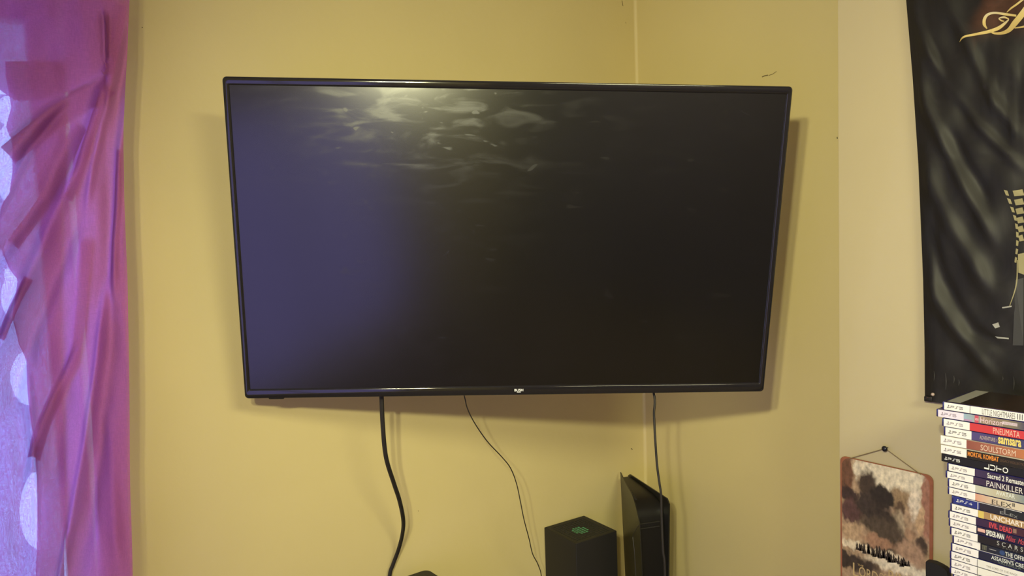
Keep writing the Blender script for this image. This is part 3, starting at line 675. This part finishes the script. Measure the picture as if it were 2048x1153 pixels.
M['gold'] = ramp_mat('gold_print', [(0, (.50, .36, .12)), (.5, (.66, .50, .18)), (1, (.60, .52, .34))], 2, .2, 40, .5)
def ban_stroke(name, P, wd, m, k=8, lift=.0015):
    P2 = catmull(P, k); wd2 = np.interp(np.linspace(0, 1, len(P2)), np.linspace(0, 1, len(wd)), wd)
    vs, fs = ribbon2d(P2, wd2); vs = np.array(vs); return sub(obj(name, ban_pt(vs[:, 0], vs[:, 1], lift), fs, m, ban))
q = lambda L: [(1780+x/2.746, y/2.746) for x, y in L]
ban_stroke('gold_lettering', q([(398, 236), (412, 220), (440, 205), (500, 192), (560, 178), (610, 158), (645, 132), (668, 112)]), [.5, 3, 4, 5, 6.5, 7, 5, 2], M['gold'])
ban_stroke('gold_lettering', q([(668, 110), (640, 100), (612, 106), (625, 118), (640, 122)]), [2, 4, 2, 3, 2], M['gold'])
ban_stroke('gold_lettering', q([(548, 163), (534, 140), (535, 110), (552, 86), (590, 76), (650, 84), (710, 93)]), [2, 6, 6, 5, 4, 5, 4], M['gold'])
ban_stroke('gold_lettering', q([(564, 180), (590, 188), (630, 186), (668, 170), (700, 135), (735, 95), (775, 40), (805, -10)]), [2, 4, 6, 9, 12, 12, 12, 8], M['gold'])
ban_stroke('gold_lettering', q([(655, 74), (680, 52), (715, 28), (760, -8)]), [1.5, 3.5, 4, 4], M['gold'])
ban_stroke('gold_lettering', q([(700, 160), (760, 150), (820, 120), (870, 60)]), [2, 4, 4, 2], M['gold'])
# plain tracery window shape printed at the right edge
M['print_pale'] = mat('pale_gold_print', (.30, .26, .13), .5); M['print_grey'] = mat('grey_print', (.045, .043, .042), .5); M['print_white'] = mat('pale_grey_print', (.33, .32, .30), .5)
g = lambda x, y: (1820+x/2.746, 400+y/2.746)
for k in range(9):
    t0, t1 = k/9, (k+.72)/9
    mid = lambda t: (np.interp(t, [0, .2, .4, .6, .8, 1], [2017, 2027, 2036, 2040.5, 2040, 2036]), 380+150*t)
    (xa, ya), (xb_, yb_) = mid(t0), mid(t1); wq = 6.5*(1-.45*t0)
    P_ = np.array([(xa-wq*.5, ya), (xa+wq*.6, ya+2), (xb_+wq*.45, yb_), (xb_-wq*.5, yb_-1)]); sub(obj('tracery_print', ban_pt(P_[:, 0], P_[:, 1], .0015), [(0, 1, 2, 3)], M['print_pale'], ban))
for k in range(6):
    y = 382+k*18; P_ = np.array([(2031+k*2.2, y), (2050, y-3), (2054, y+9), (2034+k*2.2, y+11)]); sub(obj('tracery_print', ban_pt(P_[:, 0], P_[:, 1], .0015), [(0, 1, 2, 3)], M['print_pale'], ban))
ban_stroke('tracery_print', [(2041, 520), (2039, 560), (2034, 585), (2025, 612)], [2, 2.5, 2, 1], M['print_pale'])
P_ = np.array([(2036, 560), (2052, 555), (2052, 690), (2030, 690)]); sub(obj('pillar_print', ban_pt(P_[:, 0], P_[:, 1], .0012), [(0, 1, 2, 3)], M['print_grey'], ban))
P_ = np.array([(2042, 508), (2056, 505), (2056, 550), (2042, 545)]); sub(obj('pillar_print', ban_pt(P_[:, 0], P_[:, 1], .0012), [(0, 1, 2, 3)], M['print_pale'], ban))
for L_ in ([(2010, 613.5), (2029, 610.5), (2029, 613.5), (2011, 616)], [(1990, 648), (2002, 644), (2005, 653), (1996, 656)], [(1995, 672), (2003, 673), (2022, 675), (2022, 678), (2000, 676)]):
    P_ = np.array(L_); sub(obj('small_print', ban_pt(P_[:, 0], P_[:, 1], .0014), [(0, 1, 2, 3) if len(L_) == 4 else (0, 1, 2, 3, 4)], M['print_white'], ban))
for (x, y0_, y1_) in ((1875, 741, 760), (1898, 745, 778), (1914, 750, 765), (1924, 758, 770), (2011, 752, 760), (2034, 752, 778)):
    ban_stroke('small_print', [(x-1.5, y1_), (x, (y0_+y1_)/2), (x-1, y0_)], [.6, 2.2, .6], M['print_grey'], 3, .0014)
# stitched corner tab of the banner
p_ = at(1863, 797, 0, BX)
sub(box('corner_tab', (p_[0]-.012, p_[1]-.006, p_[2]-.006), (p_[0]-.001, p_[1]+.010, p_[2]+.005), M['satin'], ban, .002))
pp = at(1865.5, 789.5, 0, BX-.014); bm = bmesh.new(); bmesh.ops.create_uvsphere(bm, u_segments=12, v_segments=8, radius=.0035)
pr = empty('banner_pin', tuple(pp), 0, 'tiny pale pin at the lower left corner of the black banner', 'pin'); o = bmobj('pin_head', bm, mat('pale_pin', (.40, .30, .28), .3), pr, True)
tube('pin_shaft', [V(0, 0, 0), V(.020, 0, 0)], .0008, M['pin'], pr, 0, 6)

# ------------------------------------------------------------------ stack of game cases
GX = 1.370
cases = [  # left px, top py, shell, spine stops, band colour, label
 (1888, 804, 'blue', [(0, (.80, .77, .79))], 'white', 'white-spined game case on top of the stack under the black banner'),
 (1876, 818.6, 'blue', [(0, (.30, .42, .55)), (.16, (.30, .33, .36)), (.24, (.30, .22, .16)), (.6, (.20, .17, .12)), (.75, (.09, .08, .12)), (1, (.10, .09, .14))], 'daylit', 'game case with a multicoloured landscape spine, second in the stack'),
 (1888, 836.6, 'blue', [(0, (.55, .045, .055))], 'white', 'game case with a bright red spine'),
 (1890.5, 853.8, 'blue', [(0, (.085, .06, .20)), (.45, (.05, .045, .14)), (1, (.045, .06, .17))], 'white', 'game case with a blue-violet spine and yellow lettering'),
 (1881, 870.6, 'clear', [(0, (.24, .075, .06)), (.35, (.34, .12, .08)), (.62, (.42, .15, .07)), (.8, (.50, .20, .06)), (1, (.45, .16, .06))], 'white', 'game case with a rust-red spine shading to orange'),
 (1882, 889.3, 'clear', [(0, (.016, .012, .010))], 'white', 'black-brown spined game case with fiery orange lettering'),
 (1883, 907.3, 'black', [(0, (.010, .009, .014))], None, 'all-black game case with white turned letters and white logo'),
 (1898, 926.6, 'blue', [(0, (.050, .030, .085)), (.5, (.025, .018, .05)), (1, (.020, .016, .035))], 'white', 'violet-black game case with rounded white lower-case lettering'),
 (1895, 941.8, 'blue', [(0, (.050, .028, .075)), (.5, (.020, .014, .03)), (1, (.012, .010, .014))], 'white', 'violet-black game case with tall white capital lettering'),
 (1899, 957.8, 'blue', [(0, (.50, .50, .44)), (.3, (.48, .43, .32)), (.62, (.20, .24, .26)), (.85, (.13, .18, .26)), (1, (.10, .13, .20))], 'white', 'game case with a misty grey-green spine and white lettering'),
 (1899, 974.2, 'blue', [(0, (.60, .30, .22)), (.18, (.58, .44, .34)), (.4, (.60, .52, .42)), (1, (.55, .48, .38))], 'white', 'cream and peach spined game case with black lettering'),
 (1907, 991.6, 'blue', [(0, (.026, .020, .038)), (.4, (.018, .020, .026)), (1, (.014, .014, .02))], 'blueband', 'dark game case with a blue end band, only blue-banded one in the stack'),
 (1903.5, 1007.2, 'blue', [(0, (.36, .22, .12)), (.3, (.40, .25, .10)), (.6, (.33, .20, .10)), (1, (.25, .15, .08))], 'white', 'tan and gold spined game case with a yellow stripe'),
 (1900, 1022, 'blue', [(0, (.035, .018, .06)), (.5, (.06, .02, .035)), (1, (.03, .015, .03))], 'white', 'dark purple game case with scrawled red lettering'),
 (1900.8, 1038, 'blue', [(0, (.018, .014, .040))], 'white', 'dark navy game case with a pale pink block, white and red lettering'),
 (1903.5, 1054.6, 'blue', [(0, (.016, .013, .018))], 'white', 'black game case with thin widely spaced grey lettering'),
 (1907.5, 1072, 'blue', [(0, (.020, .018, .022)), (.35, (.016, .022, .05)), (1, (.012, .012, .02))], 'white', 'black game case with a small blue globe on its spine'),
 (1904.8, 1086.8, 'blue', [(0, (.018, .018, .045)), (1, (.014, .018, .028))], 'white', 'blue-black game case with white serif capitals over dim green letters'),
 (1903.3, 1102.4, 'blue', [(0, (.74, .72, .71))], 'white', 'white-spined game case with small grey lettering'),
 (1903.2, 1118.4, 'blue', [(0, (.76, .74, .71))], 'white', 'blank-looking white game case, third from the bottom edge of the photo'),
 (1903, 1134.4, 'blue', [(0, (.63, .61, .60))], 'white', 'white-ended game case, second from the bottom edge of the photo'),
 (1908, 1149.5, 'blue', [(0, (.60, .58, .58))], 'white', 'white-ended game case lowest in the stack, cut by the frame'),
]
M['shell_blue'] = mat('blue_case_plastic', (.022, .018, .13), .22, .5, coat=.3); M['shell_clear'] = mat('white_case_plastic', (.52, .47, .42), .3); M['shell_black'] = mat('black_case_plastic', (.010, .009, .014), .3)
M['band_white'] = mat('white_band', (.80, .77, .80), .4); M['band_daylit'] = mat('daylit_white_band', (.74, .66, .82), .4); M['band_blue'] = mat('blue_band', (.025, .035, .21), .35)  # second case's band: white print with cool daylight tint put into its colour
M['ink_grey'] = mat('grey_violet_ink', (.16, .12, .17), .5); M['ink_black'] = mat('black_ink', (.015, .013, .015), .5); M['ink_divider'] = mat('divider_ink', (.12, .11, .13), .5)
ink = {}
def I(c):
    if c not in ink: ink[c] = mat('spine_ink', c, .45)
    return ink[c]
ztops = [at(c[0], c[1], 0, GX)[2] for c in cases]; ztops.append(ztops[-1]-.0145)
SL, SD = .170, .135
def gx(px, py, yl): return yl-at(px, py, 0, GX)[1]
SYM = [[(.52, 0), (.66, .05), (.66, 1), (.52, .95)], [(.66, 1), (.85, .9), (1, .76), (1, .6), (.9, .55), (.8, .62), (.8, .72), (.66, .8)],
       [(.46, .42), (.46, .32), (.2, .24), (.2, .19), (.46, .22), (.46, .12), (.1, .08), (0, .16), (0, .25)], [(.72, .42), (.72, .34), (1, .28), (1.05, .23), (.72, .24), (.72, .12), (1.1, .12), (1.25, .22), (1.15, .3)]]
GL = {'P': [(.05, 0), (.05, .48), (.12, .52), (.85, .52), (.97, .62), (.97, .88), (.86, 1), (0, 1)], 'S': [(0, 0), (.38, 0), (.5, .12), (.5, .88), (.62, 1), (1, 1)],
      '5': [(1, 1), (0, 1), (0, .55), (.86, .52), (.97, .42), (.97, .12), (.86, 0), (0, 0)], '4': [(.72, 0), (.72, 1), (0, .30), (1, .30)]}
def wordmark(root, chars, x, z, hgt, m, y):
    k = hgt*1.25; polys = [[(x+u*k*.62, z-.12*hgt+v*k) for u, v in P] for P in SYM]
    flat('platform_symbol', polys, m, root, lambda u, v: (u, y, v))
    vs, fs = [], []
    for i, ch in enumerate(chars):
        ox = x+k*.95+i*hgt*1.42; gw = hgt*1.18
        P = [(ox+u*gw, z+v*hgt*.8+.08*hgt) for u, v in GL[ch]]; a, b = ribbon2d(P, hgt*.16); n0 = len(vs); vs += a; fs += [tuple(n0+q for q in f) for f in b]
    obj('platform_lettering', [(u, y, v) for u, v in vs], fs, m, root)
for ci, (px, py, shell, stops, bandc, lab) in enumerate(cases):
    zt, zb = ztops[ci], ztops[ci+1]; t = zt-zb-.0003; yl = at(px, py, 0, GX)[1]; jit = random.uniform(-.012, .012)
    root = empty('game_case', (GX+random.uniform(-.0012, .0012), yl, zb), -math.pi/2+jit, lab, 'game case', 'game cases stacked against the wall')
    dx = .0035 if shell == 'blue' else .0004
    box('case_shell', (-dx, .0004, 0), (SL-dx, SD, t), M['shell_'+shell], root, .0016 if shell == 'blue' else .0010, 2)
    body = dict(name='spine_insert')
    bx_ = .0415 if bandc else 0                 # where the platform band ends
    sm = ramp_mat('spine_print', stops if len(stops) > 1 else stops+[(1, stops[0][1])], 0, .10 if len(stops) > 1 else 0, 90, .38)
    z_0, z_1 = .0007, t-.0007
    def slab(name, x0, x1, m, y0=-.0006): return box(name, (x0, y0, z_0), (x1, .0012, z_1), m, root, .0004, 1)
    end = SL-2*dx-.001
    if bandc: slab('platform_band', 0, bx_, M['band_blue'] if bandc == 'blueband' else M['band_daylit'] if bandc == 'daylit' else M['band_white'])
    slab('spine_insert', bx_, end, sm)
    mk = M['white_ink'] if (bandc in (None, 'blueband')) else M['ink_grey'] if bandc == 'daylit' else (M['ink_grey'] if ci % 3 else M['ink_black'])
    wordmark(root, 'PS4' if bandc == 'blueband' else 'PS5', .0050, t*.34, t*.34, mk, -.0009)
    if ci in (0, 18, 19, 20, 21): obj('band_divider', [(bx_-.0003, -.0009, z_0), (bx_+.0004, -.0009, z_0), (bx_+.0004, -.0009, z_1), (bx_-.0003, -.0009, z_1)], [(0, 1, 2, 3)], M['ink_divider'], root)
    def T_(body, xa, xb2, lo, hi, c, **kw):     # lettering between two photo columns, heights as shares of the spine
        u0, u1 = gx(xa, py+20, yl), gx(xb2, py+40, yl); text('spine_title', body, u0, u1, t*lo, t*hi, -.0009, I(c), root, **kw)
    def patch(name, xa, xb2, lo, hi, c):
        u0, u1 = gx(xa, py+20, yl), gx(xb2, py+20, yl); obj(name, [(u0, -.0008, t*lo), (u1, -.0008, t*lo), (u1, -.0008, t*hi), (u0, -.0008, t*hi)], [(0, 1, 2, 3)], I(c), root)
    G = (.12, .12, .125); Wt = (.80, .79, .80)
    if ci == 0:
        T_('LITTLE NIGHTMARES', 1964, 2030, .16, .84, G); T_('III', 2034, 2045, .18, .84, G)
        M['cover'] = blob_mat('cover_print', (.020, .013, .010), [(.55, .6, .3, .4, (.10, .04, .02), .9)], warp=.1, rough=.3)
        box('front_cover', (.001, .0022, t), (SL-.010, SD-.004, t+.0006), M['cover'], root)
        M['cover_rim'] = mat('grey_cover_band', (.30, .29, .28), .35); obj('cover_band', [(.003, .004, t+.0008), (.024, .004, t+.0008), (.024, SD-.006, t+.0008), (.003, SD-.006, t+.0008)], [(0, 1, 2, 3)], M['cover_rim'], root)
    elif ci == 1:
        patch('spine_block', 1949.5, 1957.5, .06, .96, (.52, .09, .14)); T_('LEGO', 1950.5, 1957, .36, .62, (.75, .55, .62), bold=.02); T_('Horizon', 1961, 2005, .16, .84, (.74, .55, .66)); patch('title_ribbon', 2005, 2035, .40, .74, (.62, .52, .60)); T_('ADVENTURES', 2008, 2034, .46, .68, (.30, .2, .26))
        patch('spine_block', 1928, 1945, .1, .3, (.42, .24, .44))
    elif ci == 2: T_('PNEUMATA', 1987, 2040, .16, .86, (.74, .46, .38))
    elif ci == 3: T_('ADVENTURE', 1959, 1990, .30, .70, (.46, .37, .32), bold=.01); T_('OF', 1991.5, 1994.5, .34, .58, (.38, .3, .3)); T_('samsara', 1996, 2042, .18, .88, (.72, .58, .16), bold=.03)
    elif ci == 4: T_('SOULSTORM', 1961, 2031, .16, .76, (.68, .52, .42))
    elif ci == 5: T_('MORTAL KOMBAT', 1936, 1998, .30, .84, (.70, .24, .04), bold=.025); T_('LEGACY KOLLECTION', 2001, 2054, .40, .66, (.13, .07, .04))
    elif ci == 6:
        for chv, xa, xb2 in (('L', 1969, 1979), ('U', 1981, 1991.5), ('T', 1993.5, 2003.5), ('O', 2006, 2017)): T_(chv, xa, xb2, .20, .86, Wt, rot=True, bold=.008)
    elif ci == 7: T_('Sacred 2 Remaster', 1976, 2053, .20, .84, (.72, .71, .68), bold=.015)
    elif ci == 8: T_('PAINKILLER', 1974, 2047, .12, .86, (.72, .68, .70))
    elif ci == 9: T_('AVATAR', 1993, 2031, .36, .88, (.66, .68, .66), bold=.015); T_('FRONTIERS OF PANDORA', 1993, 2036, .12, .30, (.45, .46, .45))
    elif ci == 10: T_('ELEX', 1985, 2025, .16, .72, (.035, .03, .03)); T_('II', 2026.5, 2031, .42, .86, (.06, .05, .05), bold=.03)
    elif ci == 11:
        T_('E', 2001, 2008, .20, .52, (.26, .26, .28)); T_('L', 2009, 2021, .26, .92, (.17, .17, .19)); T_('E', 2021, 2028, .20, .52, (.26, .26, .28)); T_('X', 2029, 2036, .12, .44, (.26, .26, .28))
        patch('band_divider', 1955.6, 1957.3, .06, .94, (.60, .58, .66)); patch('white_edge', 1933, 2045, .93, 1.0, (.62, .6, .62))
    elif ci == 12: patch('yellow_stripe', 1957, 1968, .05, .95, (.62, .47, .13)); T_('UNCHARTED', 1981, 2066, .20, .86, (.76, .66, .62), bold=.025)
    elif ci == 13: T_('EVIL', 1979, 1996, .20, .86, (.55, .06, .08), bold=.03); T_('DEAD', 2000, 2025, .14, .80, (.55, .06, .08), bold=.03); patch('spine_block', 2027, 2034, .3, .8, (.24, .14, .11))
    elif ci == 14: patch('spine_block', 1956, 1971, .38, .80, (.66, .36, .33)); T_('MARVEL', 1957.5, 1970, .44, .74, (.74, .5, .46), bold=.02); T_('SPIDER-MAN', 1973, 2009, .16, .86, (.76, .75, .74), bold=.025); T_('Miles', 2012, 2032, .18, .84, (.52, .06, .09), italic=.5); T_('Morales', 2037, 2066, .18, .84, (.52, .06, .09), italic=.5)
    elif ci == 15: T_('SCARS', 1995, 2047, .36, .88, (.46, .46, .46), space=1.7); T_('ABOVE', 2006, 2036, .12, .30, (.13, .13, .13), space=1.7)
    elif ci == 16:
        for k in range(3): patch('claw_mark', 1964.5+k*3.1, 1966.3+k*3.1, .24, .84, (.13, .13, .10))
        patch('claw_mark', 1963.5, 1973.5, .70, .80, (.13, .13, .10)); patch('small_line', 1978, 1992, .50, .60, (.26, .25, .28))
        ug = gx(2004, py+20, yl); flat('globe_print', [[(ug+.0040*math.cos(a), t*.5+.0042*math.sin(a)) for a in np.linspace(0, 6.283, 16, endpoint=False)]], I((.03, .06, .18)), root, lambda u, v: (u, -.0008, v))
        T_('THE OFFICIAL', 2010, 2064, .20, .76, (.62, .62, .62), bold=.015); patch('white_edge', 1953, 2030, 0, .07, (.5, .48, .5))
    elif ci == 17: T_("ASSASSIN'S CREED", 1983, 2060, .42, .92, (.66, .68, .67), bold=.01); T_('VALHALLA', 1996, 2043, .12, .44, (.13, .16, .15))
    elif ci == 18: T_('THE LORD OF THE RINGS', 1974, 2036, .34, .58, (.24, .22, .20))
    elif ci == 19: patch('spine_speck', 1990, 1996, .30, .50, (.14, .12, .11))
# plinth below the frame that the stack stands on
zb = ztops[-1]
ds = empty('side_table', (1.44, .47, 0), 0, 'narrow dark wooden stand under the stack of game cases', 'table')
box('table_top', (-.085, -.15, zb-.02), (.085, .085, zb), M['wood'], ds, .003)
for sx in (-.080, .056):
    for sy in (-.145, .055): box('leg', (sx, sy, 0), (sx+.024, sy+.024, zb-.02), M['wood'], ds, .002)

# ------------------------------------------------------------------ small black rounded thing between sign and stack
kx = 1.53
q0, q1 = at(1850.5, 1123.5, 0, kx), at(1895.5, 1136, 0, kx); dpt = .018; hb = .16
bl_ = empty('headphone_cup', (kx, q0[1], q0[2]-hb), -math.pi/2, 'black rounded padded object beside the tin sign, cut by the lower edge', 'headphones')
wd_ = q0[1]-q1[1]
P_ = [(.004, 0), (.0015, .06), (0, hb-.002), (.001, hb), (wd_*.35, hb+.0015), (wd_*.62, hb-.0005), (wd_*.86, hb-.0035), (wd_*.97, hb-.0075), (wd_, hb-.016), (wd_*.99, hb-.03), (wd_*.92, .09), (wd_*.85, 0)]
loops('padded_shell', [[(x*(1-i_)+wd_*.5*i_, y, z*(1-i_*.15)+.08*i_*.15) for x, z in P_] for i_, y in ((.03, 0), (.008, .0015), (0, .006), (0, dpt-.005), (.02, dpt-.002), (.06, dpt))], M['console_matte'], bl_, True, True)
box('stand_foot', (-.004, .0, -(q0[2]-hb)), (wd_, dpt, .004), M['black_matte'], bl_, .003)

bpy.context.view_layer.update()
